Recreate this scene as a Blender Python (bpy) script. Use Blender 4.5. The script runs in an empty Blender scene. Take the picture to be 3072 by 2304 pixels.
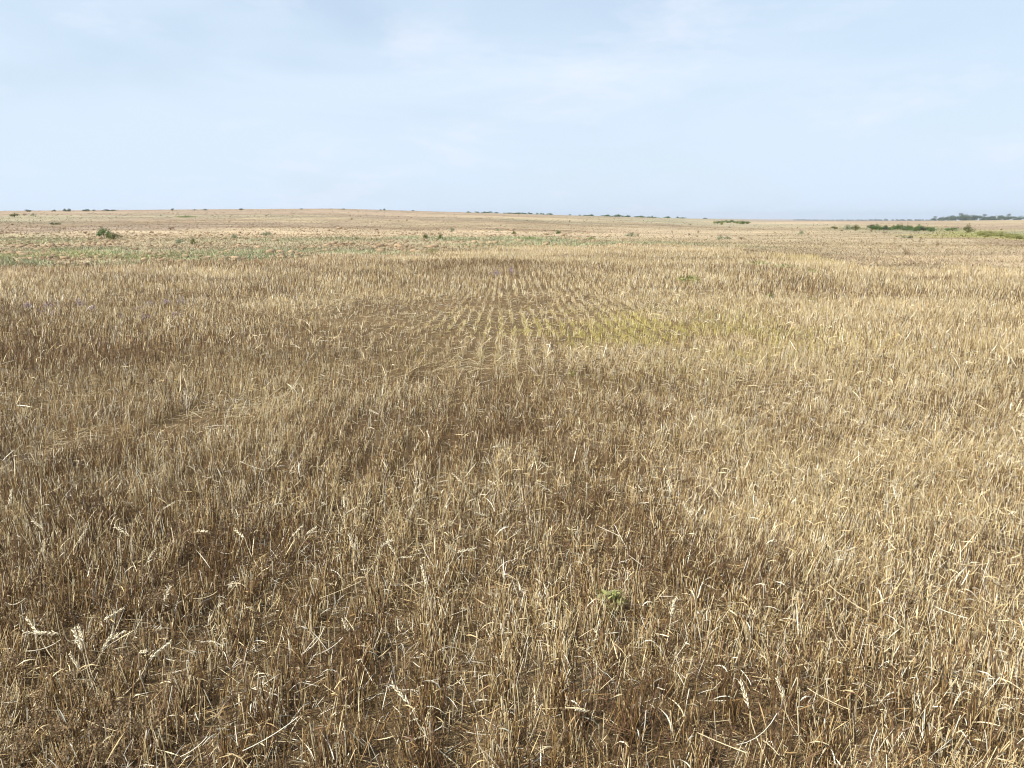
import bpy, math, random
import numpy as np
from mathutils import Vector, Euler, Matrix

# ------------------------------------------------------------------ camera
F_PX, CX, CY, W_PX, H_PX = 2308.0, 1536.0, 1152.0, 3072.0, 2304.0   # photograph's pixels
EYE = 1.6
PITCH = math.atan((CY - 652.0) / F_PX)
scene = bpy.context.scene
col = scene.collection
cam_d = bpy.data.cameras.new('camera')
cam_d.sensor_width = 36.0
cam_d.lens = 36.0 * F_PX / W_PX
cam_d.clip_start = 0.05
cam_d.clip_end = 30000.0
cam = bpy.data.objects.new('camera', cam_d)
col.objects.link(cam)
cam.location = (0, 0, EYE)
cam.rotation_euler = (math.radians(90) - PITCH, 0, 0)
scene.camera = cam

# ------------------------------------------------------------------ light
SUN_EL, SUN_AZ = math.radians(47), math.radians(-118)      # azimuth from +Y towards +X
sd = Vector((math.sin(SUN_AZ) * math.cos(SUN_EL), math.cos(SUN_AZ) * math.cos(SUN_EL), math.sin(SUN_EL)))
sun_d = bpy.data.lights.new('sun', 'SUN')
sun_d.energy = 5.0
sun_d.angle = math.radians(0.55)
sun_d.color = (1.0, 0.955, 0.88)
sun = bpy.data.objects.new('sun', sun_d)
col.objects.link(sun)
sun.location = (-30, -20, 40)
sun.rotation_euler = sd.to_track_quat('Z', 'Y').to_euler()

world = bpy.data.worlds.new('World')
scene.world = world
world.use_nodes = True
nt = world.node_tree
nt.nodes.clear()
N = nt.nodes.new
out = N('ShaderNodeOutputWorld'); bg = N('ShaderNodeBackground')
sky = N('ShaderNodeTexSky'); sky.sky_type = 'NISHITA'; sky.sun_disc = False
sky.sun_elevation = SUN_EL; sky.sun_rotation = SUN_AZ
sky.air_density = 1.2; sky.dust_density = 1.2; sky.ozone_density = 2.5
tc = N('ShaderNodeTexCoord')
# thin high veil: stretched noise over the sky directions, densest towards the horizon
sep = N('ShaderNodeSeparateXYZ'); nt.links.new(tc.outputs['Generated'], sep.inputs[0])
mp = N('ShaderNodeMapping'); mp.inputs['Scale'].default_value = (1.0, 1.0, 4.5)
nt.links.new(tc.outputs['Generated'], mp.inputs[0])
nz = N('ShaderNodeTexNoise'); nz.inputs['Scale'].default_value = 2.3; nz.inputs['Detail'].default_value = 5.0
nz.inputs['Roughness'].default_value = 0.5; nz.inputs['Distortion'].default_value = 0.5
nt.links.new(mp.outputs[0], nz.inputs[0])
r1 = N('ShaderNodeMapRange'); r1.inputs['From Min'].default_value = 0.38; r1.inputs['From Max'].default_value = 0.72
r1.inputs['To Min'].default_value = 0.50; r1.inputs['To Max'].default_value = 0.86
nt.links.new(nz.outputs[0], r1.inputs[0])
r2 = N('ShaderNodeMapRange'); r2.inputs['From Min'].default_value = 0.0; r2.inputs['From Max'].default_value = 0.34
r2.inputs['To Min'].default_value = 0.42; r2.inputs['To Max'].default_value = 0.0
r2.interpolation_type = 'SMOOTHSTEP'
nt.links.new(sep.outputs[2], r2.inputs[0])
ad = N('ShaderNodeMath'); ad.operation = 'ADD'; ad.use_clamp = True
nt.links.new(r1.outputs[0], ad.inputs[0]); nt.links.new(r2.outputs[0], ad.inputs[1])
mx = N('ShaderNodeMixRGB'); mx.inputs[2].default_value = (4.85, 5.75, 6.8, 1)
nt.links.new(ad.outputs[0], mx.inputs[0]); nt.links.new(sky.outputs[0], mx.inputs[1])
bg.inputs['Strength'].default_value = 0.118
# a few small brighter wisps in the veil
mp2 = N('ShaderNodeMapping'); mp2.inputs['Scale'].default_value = (1.0, 1.0, 3.2); mp2.inputs['Location'].default_value = (3.1, 1.7, 0.4)
nt.links.new(tc.outputs['Generated'], mp2.inputs[0])
nz2 = N('ShaderNodeTexNoise'); nz2.inputs['Scale'].default_value = 4.6; nz2.inputs['Detail'].default_value = 9.0
nz2.inputs['Roughness'].default_value = 0.62; nz2.inputs['Distortion'].default_value = 0.25
nt.links.new(mp2.outputs[0], nz2.inputs[0])
r3 = N('ShaderNodeMapRange'); r3.inputs['From Min'].default_value = 0.52; r3.inputs['From Max'].default_value = 0.72
r3.inputs['To Max'].default_value = 0.55; nt.links.new(nz2.outputs[0], r3.inputs[0])
mx2 = N('ShaderNodeMixRGB'); mx2.inputs[2].default_value = (6.0, 6.25, 7.1, 1)
nt.links.new(r3.outputs[0], mx2.inputs[0]); nt.links.new(mx.outputs[0], mx2.inputs[1])
nt.links.new(mx2.outputs[0], bg.inputs[0]); nt.links.new(bg.outputs[0], out.inputs[0])

vs = scene.view_settings
vs.view_transform = 'Standard'; vs.look = 'None'; vs.gamma = 1.0; vs.use_curve_mapping = False
vs.exposure = 0.35
scene.render.engine = 'CYCLES'
scene.cycles.use_denoising = True
scene.cycles.denoiser = 'OPENIMAGEDENOISE'
scene.cycles.denoising_input_passes = 'RGB_ALBEDO_NORMAL'
scene.cycles.pixel_filter_type = 'BLACKMAN_HARRIS'
scene.cycles.filter_width = 1.1
scene.cycles.max_bounces = 8
scene.cycles.diffuse_bounces = 3
scene.cycles.volume_bounces = 0
scene.cycles.use_adaptive_sampling = False

rng = np.random.default_rng(7)
random.seed(7)

# ------------------------------------------------------------------ noise
def vnoise(x, y, seed=0):
    xi = np.floor(x).astype(np.int64); yi = np.floor(y).astype(np.int64)
    fx = x - xi; fy = y - yi
    fx = fx * fx * (3 - 2 * fx); fy = fy * fy * (3 - 2 * fy)
    def h(a, b):
        n = (a * 374761393 + b * 668265263 + seed * 974711) & 0xffffffff
        n = ((n ^ (n >> 13)) * 1274126177) & 0xffffffff
        return ((n ^ (n >> 16)) & 0xffff) / 65535.0
    a = h(xi, yi); b = h(xi + 1, yi); c = h(xi, yi + 1); d = h(xi + 1, yi + 1)
    return (a * (1 - fx) + b * fx) * (1 - fy) + (c * (1 - fx) + d * fx) * fy
def fbm(x, y, s, seed=0, o=3):
    v = 0; amp = 1; t = 0
    for k in range(o):
        v = v + amp * vnoise(x / s, y / s, seed + k * 17); t += amp; amp *= 0.5; s *= 0.5
    return v / t
def sstep(a, b, x):
    t = np.clip((x - a) / (b - a), 0, 1); return t * t * (3 - 2 * t)

# ------------------------------------------------------------------ terrain
AZ_X = np.array([-1500, 0, 500, 1000, 1500, 2000, 2300, 2800, 3072, 4600.])
SKY_Y = np.array([642, 637, 633, 629, 641, 654, 660, 661, 657, 655.])
CREST = np.array([260, 260, 260, 260, 260, 320, 1400, 3000, 2600, 2600.])
AZ = np.arctan((AZ_X - CX) / F_PX * math.cos(PITCH))
def terrain(x, y):
    x = np.asarray(x, float); y = np.asarray(y, float)
    r = np.hypot(x, y); az = np.arctan2(x, y)
    e = (652.0 - np.interp(az, AZ, SKY_Y)) / F_PX
    rc = np.exp(np.interp(az, AZ, np.log(CREST)))
    H = EYE + rc * e
    z = H * sstep(0.05, 1.0, r / rc)
    z = np.where(r > rc, H - np.clip(r - rc, 0, 900) * 0.006, z)
    # shallow hollow where the drill rows show, gentle swells elsewhere
    z = z - 0.12 * np.exp(-(((x + 1.5) / 4.2) ** 2 + ((y - 16.5) / 4.6) ** 2))
    z = z + (fbm(x, y, 9.0, 3, 2) - 0.5) * 0.14 * sstep(4, 12, r) * (1 - sstep(150, 300, r))
    z = z + (fbm(x, y, 40.0, 5, 2) - 0.5) * 0.5 * sstep(30, 70, r) * (1 - sstep(180, 280, r))
    z = z + (fbm(x, y, 0.7, 11, 2) - 0.5) * 0.035 * (1 - sstep(20, 40, r))
    return z
Z0 = float(terrain(0.0, 0.0))

def pix_dir(px, py):
    a = (px - CX) / F_PX; b = (CY - py) / F_PX
    c, s = math.cos(PITCH), math.sin(PITCH)
    return np.array([a, c + s * b, -s + c * b])
TT = np.geomspace(1.2, 3500, 6000)
def ground(px, py, lift=0.0):
    """first place where the line of sight through a pixel meets the ground"""
    d = pix_dir(px, py)
    X, Y, Z = d[0] * TT, d[1] * TT, EYE + d[2] * TT
    g = terrain(X, Y) + lift
    k = np.nonzero(Z < g)[0]
    k = k[0] if len(k) else None
    if k is None:                                   # on the skyline: stand on the crest
        az = math.atan2(d[0], d[1]); rc = math.exp(np.interp(az, AZ, np.log(CREST))) * 0.97
        x, y = math.sin(az) * rc, math.cos(az) * rc
        return x, y, float(terrain(x, y)), rc
    return X[k], Y[k], float(terrain(X[k], Y[k])), math.hypot(X[k], Y[k])
def project(x, y, z):
    c, s = math.cos(PITCH), math.sin(PITCH)
    dz = z - EYE
    dep = y * c - dz * s
    up = y * s + dz * c
    return CX + F_PX * x / dep, CY - F_PX * up / dep

# colour of the land itself: strips of field, read off as stops along seven lines of sight
S_ = (.155, .105, .052); G_ = (.365, .355, .21); YG = (.38, .365, .175); T_ = (.385, .30, .185); P_ = (.325, .245, .165)
PT = (.46, .355, .225); B_ = (.25, .178, .108); GG = (.32, .275, .175); GR = (.16, .20, .065); YY = (.32, .30, .11)
STOPS = {
    -900: [(2400, S_), (815, S_), (800, G_), (765, G_), (745, T_), (725, G_), (706, T_), (699, P_), (676, P_), (670, B_), (664, GG), (652, GG), (644, P_), (636, P_)],
    0: [(2400, S_), (812, S_), (800, G_), (775, YG), (762, G_), (750, T_), (735, T_), (722, G_), (708, T_), (699, P_), (676, P_), (670, B_), (664, GG), (652, GG), (644, P_), (636, P_)],
    420: [(2400, S_), (800, S_), (792, G_), (770, YG), (755, G_), (742, T_), (728, T_), (716, PT), (700, PT), (692, P_), (680, P_), (668, B_), (660, P_), (648, GG), (640, P_), (632, P_)],
    800: [(2400, S_), (785, S_), (776, G_), (752, G_), (738, T_), (722, G_), (705, PT), (690, PT), (682, B_), (674, P_), (660, T_), (650, GG), (642, P_), (630, P_)],
    1200: [(2400, S_), (772, S_), (762, G_), (745, T_), (728, T_), (716, G_), (706, PT), (694, PT), (686, B_), (676, T_), (664, T_), (656, P_), (645, P_), (632, P_)],
    1600: [(2400, S_), (748, S_), (740, YG), (728, G_), (716, G_), (708, PT), (696, PT), (689, B_), (680, T_), (669, B_), (664, GG), (655, T_), (646, P_)],
    2000: [(2400, S_), (742, S_), (732, G_), (722, T_), (700, PT), (688, PT), (680, T_), (674, B_), (668, GG), (660, GG), (655, GG)],
    2400: [(2400, S_), (770, S_), (755, T_), (735, T_), (715, T_), (695, T_), (682, T_), (676, GG), (670, PT), (664, P_), (660, P_)],
    2700: [(2400, S_), (806, S_), (796, PT), (770, PT), (745, T_), (720, T_), (702, T_), (696, GG), (686, GR), (677, T_), (670, P_), (660, P_)],
    2950: [(2400, S_), (812, S_), (800, PT), (770, PT), (745, T_), (722, T_), (716, B_), (711, YY), (697, YY), (690, T_), (680, P_), (668, T_), (657, T_)],
    3072: [(2400, S_), (818, S_), (804, PT), (770, PT), (745, T_), (732, B_), (724, B_), (719, YY), (700, G_), (692, T_), (680, P_), (668, T_), (657, T_)],
    4300: [(2400, S_), (830, S_), (810, PT), (770, PT), (750, T_), (738, B_), (730, B_), (722, YY), (705, G_), (695, T_), (680, P_), (668, T_), (657, T_)],
}
CAZ, CLR, CCOL = [], [], []
for X_, st in STOPS.items():
    CAZ.append(math.atan((X_ - CX) / F_PX * math.cos(PITCH)))
    rr = []
    for (Y_, c_) in st:
        rr.append(math.log(ground(X_, Y_)[3]))
    rr = np.maximum.accumulate(np.array(rr) + np.arange(len(rr)) * 1e-5)
    CLR.append(rr); CCOL.append(np.array([c_ for _, c_ in st]))
CAZ = np.array(CAZ)
def land_colour(x, y):
    r = np.maximum(np.hypot(x, y), 0.1)
    wob = 1 + (fbm(x, y, 5.0, 31, 3) - 0.5) * 0.22 * sstep(15, 25, r) 
    lr = np.log(r * wob); az = np.arctan2(x, y) + (fbm(x, y, 11.0, 41, 2) - 0.5) * 0.10
    out_ = np.zeros(np.shape(x) + (3,))
    per = []
    for lrs, cs in zip(CLR, CCOL):
        per.append(np.stack([np.interp(lr, lrs, cs[:, k]) for k in range(3)], -1))
    per = np.stack(per, 0)
    f = np.interp(az, CAZ, np.arange(len(CAZ)))
    i = np.clip(np.floor(f).astype(int), 0, len(CAZ) - 2); t = (f - i)[..., None]
    n = np.arange(per.shape[1]) if per.ndim == 3 else None
    c = per[i, n] * (1 - t) + per[i + 1, n] * t
    streak = (fbm(x / 14.0, y, 2.2, 43, 3) - 0.5) * 0.55 * sstep(24, 40, r) + (fbm(x / 9.0, y, 11.0, 47, 3) - 0.5) * 0.5 * sstep(60, 120, r)
    pt = sstep(.53, .66, fbm(x / 1.6, y, 1.5, 53, 3)) * sstep(20, 24, r) * (1 - sstep(75, 100, r)) * np.clip((c[..., 1] / c[..., 0] - .80) * 12, 0, 1)
    c = c + (np.array([.42, .315, .195]) - c) * (pt * .9)[..., None]
    bare = sstep(.96, 1.0, r / edge_r(x, y)) * np.clip(1.3 - np.abs(c - np.array(S_)).sum(-1) / .25, 0, 1)
    c = c + (np.array(T_) - c) * bare[..., None]
    near_edge = sstep(.72, .92, r / edge_r(x, y)) * (1 - sstep(.98, 1.04, r / edge_r(x, y)))
    c = c + (np.array([.36, .275, .165]) - c) * near_edge[..., None]
    soil = sstep(.50, .66, fbm(x, y, .6, 57, 3)) * sstep(-.5, 1.2, x) * (1 - sstep(4, 7, r))
    c = c + (np.array([.34, .255, .15]) - c) * (soil * .9)[..., None]
    return c * (1 + streak[..., None])
# outer edge of the standing stubble
EDGE = [(-900, 806), (0, 804), (420, 795), (700, 783), (1000, 768), (1250, 762), (1420, 750), (1650, 742), (1950, 735), (2200, 742), (2400, 765), (2600, 798), (2800, 806), (3072, 810), (4300, 815)]
EAZ = np.array([math.atan((X_ - CX) / F_PX * math.cos(PITCH)) for X_, _ in EDGE])
ER = np.array([ground(X_, Y_)[3] for X_, Y_ in EDGE])
def edge_r(x, y):
    return np.interp(np.arctan2(x, y), EAZ, ER) * (1 + (fbm(x, y, 3.0, 51, 3) - 0.5) * 0.36)

# ------------------------------------------------------------------ helpers
def prop(o, label=None, cat=None, group=None, kind=None):
    if label: o['label'] = label
    if cat: o['category'] = cat
    if group: o['group'] = group
    if kind: o['kind'] = kind
    return o
def mesh_np(name, V, Fs, C=None, mat=None, smooth=False):
    me = bpy.data.meshes.new(name)
    V = np.ascontiguousarray(V, np.float32)
    Fs = [np.ascontiguousarray(f, np.int32) for f in (Fs if isinstance(Fs, list) else [Fs]) if len(f)]
    nl = sum(f.size for f in Fs); npoly = sum(len(f) for f in Fs)
    me.vertices.add(len(V)); me.vertices.foreach_set('co', V.ravel())
    me.loops.add(nl); me.loops.foreach_set('vertex_index', np.concatenate([f.ravel() for f in Fs]))
    tot = np.concatenate([np.full(len(f), f.shape[1], np.int32) for f in Fs])
    me.polygons.add(npoly)
    me.polygons.foreach_set('loop_start', (np.cumsum(tot) - tot).astype(np.int32))
    me.polygons.foreach_set('loop_total', tot)
    if smooth: me.polygons.foreach_set('use_smooth', np.ones(npoly, bool))
    me.update(calc_edges=True)
    if C is not None:
        a = me.color_attributes.new('Col', 'FLOAT_COLOR', 'POINT')
        cc = np.ones((len(V), 4), np.float32); cc[:, :3] = C
        a.data.foreach_set('color', cc.ravel())
    if mat: me.materials.append(mat)
    return me
def obj(name, me, parent=None, loc=None):
    o = bpy.data.objects.new(name, me); col.objects.link(o)
    if parent is not None: o.parent = parent
    if loc is not None: o.location = loc
    return o
def unit(v): return v / np.maximum(np.linalg.norm(v, axis=-1, keepdims=True), 1e-9)
class Geo:
    """collects vectorised pieces into one mesh"""
    def __init__(s): s.V, s.Q, s.T, s.C, s.n = [], [], [], [], 0
    def add(s, V, C, Q=None, T=None):
        if Q is not None: s.Q.append(Q + s.n)
        if T is not None: s.T.append(T + s.n)
        s.V.append(V); s.C.append(C); s.n += len(V)
    def tubes(s, P, R, C, sides=3):
        """P (n,k,3) rings, R (n,k) radii, C (n,3) or (n,k,3)"""
        n, k, _ = P.shape
        ax = unit(P[:, -1] - P[:, 0])
        ref = np.where(np.abs(ax[:, 2:3]) < 0.9, np.array([[0, 0, 1.]]), np.array([[1., 0, 0]]))
        a = unit(np.cross(ax, ref)); b = np.cross(ax, a)
        ph = rng.random(n)[:, None] * 6.283 + np.arange(sides) * 2 * math.pi / sides
        off = a[:, None] * np.cos(ph)[..., None] + b[:, None] * np.sin(ph)[..., None]
        V = P[:, :, None, :] + off[:, None] * R[:, :, None, None]
        if C.ndim == 2: C = np.repeat(C[:, None], k, 1)
        CC = np.repeat(C[:, :, None], sides, 2)
        base = (np.arange(n) * k * sides)[:, None, None]
        ring = (np.arange(k - 1) * sides)[None, :, None]; si = np.arange(sides)[None, None]
        sj = (si + 1) % sides
        Q = np.stack([base + ring + si, base + ring + sj, base + ring + sides + sj, base + ring + sides + si], -1).reshape(-1, 4)
        s.add(V.reshape(-1, 3), CC.reshape(-1, 3), Q=Q)
    def ribbons(s, P, Wd, C):
        """P (n,k,3) spine, Wd (n,k,3) half-width vectors"""
        n, k, _ = P.shape
        V = np.stack([P - Wd, P + Wd], 2)
        if C.ndim == 2: C = np.repeat(C[:, None], k, 1)
        CC = np.repeat(C[:, :, None], 2, 2)
        base = (np.arange(n) * k * 2)[:, None]; j = (np.arange(k - 1) * 2)[None]
        Q = np.stack([base + j, base + j + 1, base + j + 3, base + j + 2], -1).reshape(-1, 4)
        s.add(V.reshape(-1, 3), CC.reshape(-1, 3), Q=Q)
    def mesh(s, name, mat):
        Fs = []
        if s.Q: Fs.append(np.concatenate(s.Q))
        if s.T: Fs.append(np.concatenate(s.T))
        return mesh_np(name, np.concatenate(s.V), Fs, np.concatenate(s.C), mat)

# ------------------------------------------------------------------ materials
def mat_col(name, rough=0.7, spec=0.25, trans=0.0, grain=0.0, gscale=60.0, bump=0.0):
    m = bpy.data.materials.new(name); m.use_nodes = True
    t = m.node_tree; b = t.nodes['Principled BSDF']
    b.inputs['Roughness'].default_value = rough
    b.inputs['Specular IOR Level'].default_value = spec
    a = t.nodes.new('ShaderNodeAttribute'); a.attribute_name = 'Col'
    src = a.outputs['Color']
    if grain:
        gm = t.nodes.new('ShaderNodeNewGeometry')
        nn = t.nodes.new('ShaderNodeTexNoise'); nn.inputs['Scale'].default_value = gscale; nn.inputs['Detail'].default_value = 4
        t.links.new(gm.outputs['Position'], nn.inputs['Vector'])
        mr = t.nodes.new('ShaderNodeMapRange'); mr.inputs[1].default_value = 0.25; mr.inputs[2].default_value = 0.75
        mr.inputs[3].default_value = 1 - grain; mr.inputs[4].default_value = 1 + grain
        t.links.new(nn.outputs[0], mr.inputs[0])
        mm = t.nodes.new('ShaderNodeVectorMath'); mm.operation = 'SCALE'
        t.links.new(src, mm.inputs[0]); t.links.new(mr.outputs[0], mm.inputs['Scale'])
        src = mm.outputs[0]
        if bump:
            bp = t.nodes.new('ShaderNodeBump'); bp.inputs['Strength'].default_value = bump; bp.inputs['Distance'].default_value = 0.02
            t.links.new(nn.outputs[0], bp.inputs['Height']); t.links.new(bp.outputs[0], b.inputs['Normal'])
    t.links.new(src, b.inputs['Base Color'])
    if trans:
        tr = t.nodes.new('ShaderNodeBsdfTranslucent'); t.links.new(src, tr.inputs['Color'])
        ms = t.nodes.new('ShaderNodeMixShader'); ms.inputs[0].default_value = trans
        t.links.new(b.outputs[0], ms.inputs[1]); t.links.new(tr.outputs[0], ms.inputs[2])
        t.links.new(ms.outputs[0], t.nodes['Material Output'].inputs['Surface'])
    return m
M_STRAW = mat_col('straw', 0.46, 0.42, 0.05, 0.18, 90)
M_LEAF = mat_col('foliage', 0.6, 0.25, 0.22, 0.15, 20)
M_BARK = mat_col('bark', 0.85, 0.15, 0, 0.25, 30)
M_CLOD = mat_col('clod_earth', 0.95, 0.08, 0, 0.25, 25, 0.4)

def ground_material():
    m = bpy.data.materials.new('field_ground'); m.use_nodes = True
    t = m.node_tree; b = t.nodes['Principled BSDF']; L = t.links.new
    b.inputs['Roughness'].default_value = 0.95; b.inputs['Specular IOR Level'].default_value = 0.1
    a = t.nodes.new('ShaderNodeAttribute'); a.attribute_name = 'Col'
    g = t.nodes.new('ShaderNodeNewGeometry')
    def noise(scale, det=5, rough=0.6):
        n = t.nodes.new('ShaderNodeTexNoise'); n.inputs['Scale'].default_value = scale
        n.inputs['Detail'].default_value = det; n.inputs['Roughness'].default_value = rough
        L(g.outputs['Position'], n.inputs['Vector']); return n
    n1 = noise(45, 6); n2 = noise(3.5, 5); n3 = noise(0.45, 4)
    val = None
    for n, amp in ((n1, .30), (n2, .24), (n3, .22)):
        mr = t.nodes.new('ShaderNodeMapRange'); mr.inputs[1].default_value = .3; mr.inputs[2].default_value = .7
        mr.inputs[3].default_value = 1 - amp; mr.inputs[4].default_value = 1 + amp
        L(n.outputs[0], mr.inputs[0])
        if val is None: val = mr.outputs[0]
        else:
            mu = t.nodes.new('ShaderNodeMath'); mu.operation = 'MULTIPLY'; L(val, mu.inputs[0]); L(mr.outputs[0], mu.inputs[1]); val = mu.outputs[0]
    sc = t.nodes.new('ShaderNodeVectorMath'); sc.operation = 'SCALE'
    L(a.outputs['Color'], sc.inputs[0]); L(val, sc.inputs['Scale'])
    L(sc.outputs[0], b.inputs['Base Color'])
    bp = t.nodes.new('ShaderNodeBump'); bp.inputs['Strength'].default_value = 0.7; bp.inputs['Distance'].default_value = 0.03
    L(n1.outputs[0], bp.inputs['Height'])
    bp2 = t.nodes.new('ShaderNodeBump'); bp2.inputs['Strength'].default_value = 0.5; bp2.inputs['Distance'].default_value = 0.12
    L(n2.outputs[0], bp2.inputs['Height']); L(bp.outputs[0], bp2.inputs['Normal']); L(bp2.outputs[0], b.inputs['Normal'])
    return m
M_GROUND = ground_material()

# ------------------------------------------------------------------ ground sheet
rad = np.concatenate([[0.0], np.geomspace(0.4, 4500, 420)])
ang = np.concatenate([np.linspace(-48, 48, 289), np.linspace(52, 308, 65)]) * math.pi / 180
na = len(ang)
RR, AA = np.meshgrid(rad[1:], ang, indexing='ij')
gx, gy = (RR * np.sin(AA)).ravel(), (RR * np.cos(AA)).ravel()
gx = np.concatenate([[0.], gx]); gy = np.concatenate([[0.], gy])
gz = terrain(gx, gy)
gc = land_colour(gx, gy)
i, j = np.meshgrid(np.arange(len(rad) - 2), np.arange(na), indexing='ij')
j2 = (j + 1) % na
Q = np.stack([1 + i * na + j, 1 + (i + 1) * na + j, 1 + (i + 1) * na + j2, 1 + i * na + j2], -1).reshape(-1, 4)
T = np.stack([np.zeros(na, int), 1 + np.arange(na), 1 + (np.arange(na) + 1) % na], -1)
prop(obj('ground', mesh_np('ground', np.stack([gx, gy, gz], 1), [Q[:, ::-1], T[:, ::-1]], gc, M_GROUND, True)), 'dry tan stubble field rolling away to a low horizon', None, None, 'structure')

# ------------------------------------------------------------------ stubble
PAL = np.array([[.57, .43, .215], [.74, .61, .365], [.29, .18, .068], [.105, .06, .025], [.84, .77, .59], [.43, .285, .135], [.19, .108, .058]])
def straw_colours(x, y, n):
    """straw shades: pale and blond to the right and far, more dark brown stems towards the near left"""
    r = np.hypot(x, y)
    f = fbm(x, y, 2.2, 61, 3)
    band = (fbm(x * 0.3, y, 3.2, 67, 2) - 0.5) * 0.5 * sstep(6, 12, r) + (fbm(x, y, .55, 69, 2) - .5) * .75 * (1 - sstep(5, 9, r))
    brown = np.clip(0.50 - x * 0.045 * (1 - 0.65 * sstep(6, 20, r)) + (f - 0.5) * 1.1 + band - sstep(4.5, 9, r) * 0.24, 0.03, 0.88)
    u = rng.random(n)
    k = np.where(u < brown * 0.45, 3, np.where(u < brown * 0.8, 6, np.where(u < brown, 2, -1)))
    v = rng.random(n)
    k2 = np.where(v < .36, 0, np.where(v < .70, 1, np.where(v < .78, 2, np.where(v < .88, 5, 4))))
    k = np.where(k < 0, k2, k)
    c = PAL[k] * (0.82 + 0.36 * rng.random((n, 1)))
    yel = np.exp(-(((x - 1.8) / 2.2) ** 2 + ((y - 11.2) / 2.5) ** 2)) * sstep(.40, .60, fbm(x, y, 0.9, 71, 2))
    yel = np.maximum(yel, 0.8 * np.exp(-(((x - 12.5) / 2.2) ** 2 + ((y - 30.0) / 3.0) ** 2)))
    c = np.where((rng.random(n) < yel * 0.75)[:, None], np.array([.50, .42, .13]) * (0.7 + 0.5 * rng.random((n, 1))), c)
    return c

ROW_AZ = math.radians(-0.9)
ROW = 0.19
cr, sr = math.cos(ROW_AZ), math.sin(ROW_AZ)
# flattened wheel track of lodged straw, and a second fainter one
def track(pts): return np.array([ground(*p)[:2] for p in pts])
TRACKS = [(track([(-300, 1480), (0, 1415), (330, 1330), (640, 1265), (930, 1180), (1180, 1130), (1420, 1110)]), 0.36, 0.75),
          (track([(-200, 925), (160, 895), (500, 885), (760, 860)]), 0.35, 0.6)]
def track_w(x, y):
    """how far the straw is knocked down here (0..1) and which way it lies"""
    w = np.zeros_like(x); dx = np.ones_like(x); dy = np.zeros_like(x)
    for P, half, amt in TRACKS:
        for a, b in zip(P[:-1], P[1:]):
            d = b - a; L = np.hypot(*d); d = d / L
            t = np.clip((x - a[0]) * d[0] + (y - a[1]) * d[1], 0, L)
            dist = np.hypot(x - a[0] - t * d[0], y - a[1] - t * d[1])
            ww = amt * np.clip(1.15 - dist / half + (fbm(x, y, .7, 91, 2) - 0.53) * 2.2, 0, 1)
            m = ww > w
            w = np.where(m, ww, w); dx = np.where(m, d[0], dx); dy = np.where(m, d[1], dy)
    return w, dx, dy

def thin_at(x, y):
    return np.clip(1.5 * np.exp(-(((x + .7) / 4.6) ** 2 + ((y - 13.4) / 4.8) ** 2)) - .3 + (fbm(x, y, 2.2, 115, 3) - .5) * .9, 0, 1)
def tuft_sites(r0, r1, dv, keep=1.0):
    ymax = r1; xm = 0.76 * r1 + 2.0
    ui = np.arange(-int(xm / ROW) - 4, int(xm / ROW) + 5); vj = np.arange(int(-1 / dv), int(ymax / dv) + 2)
    U, Vv = np.meshgrid(ui * ROW, vj * dv, indexing='ij')
    U = U.ravel(); Vv = Vv.ravel()
    n = len(U)
    # the drill wanders a little along its run
    U = U + (vnoise(Vv / 3.0, U * 0 + np.round(U / ROW / 7), 101) - 0.5) * 0.06 + rng.normal(0, 0.026, n)
    Vv = Vv + rng.uniform(-0.5, 0.5, n) * dv
    line = np.abs((U / ROW + 0.5) % 1 - 0.5); odd = (np.round(U / ROW).astype(int) % 2 == 1) & (U < -1.2)
    U = U + np.clip(Vv - 12, -7, 8) * .05 * np.clip(-U, 0, 4.5)          # the drill turned here, so the rows on the left run askew
    x = U * cr + Vv * sr; y = -U * sr + Vv * cr
    r = np.hypot(x, y)
    m = (r >= r0) & (r < r1) & (np.abs(x) < 0.74 * np.maximum(y, 0) + 1.5) & (y > 0.3) & (r < edge_r(x, y) * (1.03 - .2 * rng.random(n) ** 2))
    x, y, r, row_line, odd = x[m], y[m], r[m], line[m], odd[m]
    den = 0.55 + 0.9 * (fbm(x, y, 0.8, 111, 3) - 0.2)
    thin = thin_at(x, y)
    den = np.where((row_line > 0.17) | odd, den * (1 - 0.88 * thin), den)
    w, _, _ = track_w(x, y)
    den = den * (1 - 0.8 * w)
    m = rng.random(len(x)) < np.clip(den, 0.08, 1) * keep
    return x[m], y[m]
def stems_of(x, y, lo, hi, spread):
    k = rng.integers(lo, hi + 1, len(x))
    X = np.repeat(x, k); Y = np.repeat(y, k); n = len(X)
    sp = spread * (1 - .72 * thin_at(X, Y))
    return X + rng.normal(0, 1, n) * sp * 0.85, Y + rng.normal(0, 1, n) * spread * (1.3 + 1.5 * thin_at(X, Y))
def stem_heights(x, y):
    n = len(x)
    h = 0.078 + 0.056 * fbm(x, y, 1.4, 121, 2) + rng.normal(0, 0.022, n) + 0.012 * sstep(7, 15, np.hypot(x, y)) + 0.03 * np.clip(-x / 2.5, -0.6, 1.2) * (1 - sstep(5, 12, np.hypot(x, y)))
    h = h * (1 - .48 * thin_at(x, y))
    w, _, _ = track_w(x, y)
    h = h * np.where(rng.random(n) < 0.16, rng.uniform(0.35, 0.8, n), 1.0) * (1 - 0.35 * w)
    return np.clip(h, 0.03, 0.32)
def leans(x, y, sig):
    n = len(x)
    return rng.normal(0.05, sig, n) + 0.10 * sstep(0.3, 2.2, x) * (1 - sstep(5, 10, y)) + (fbm(x, y, 1.0, 131, 2) - 0.5) * 0.35, rng.normal(0.02, sig, n) + (fbm(x, y, 1.0, 141, 2) - 0.5) * 0.35

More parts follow.
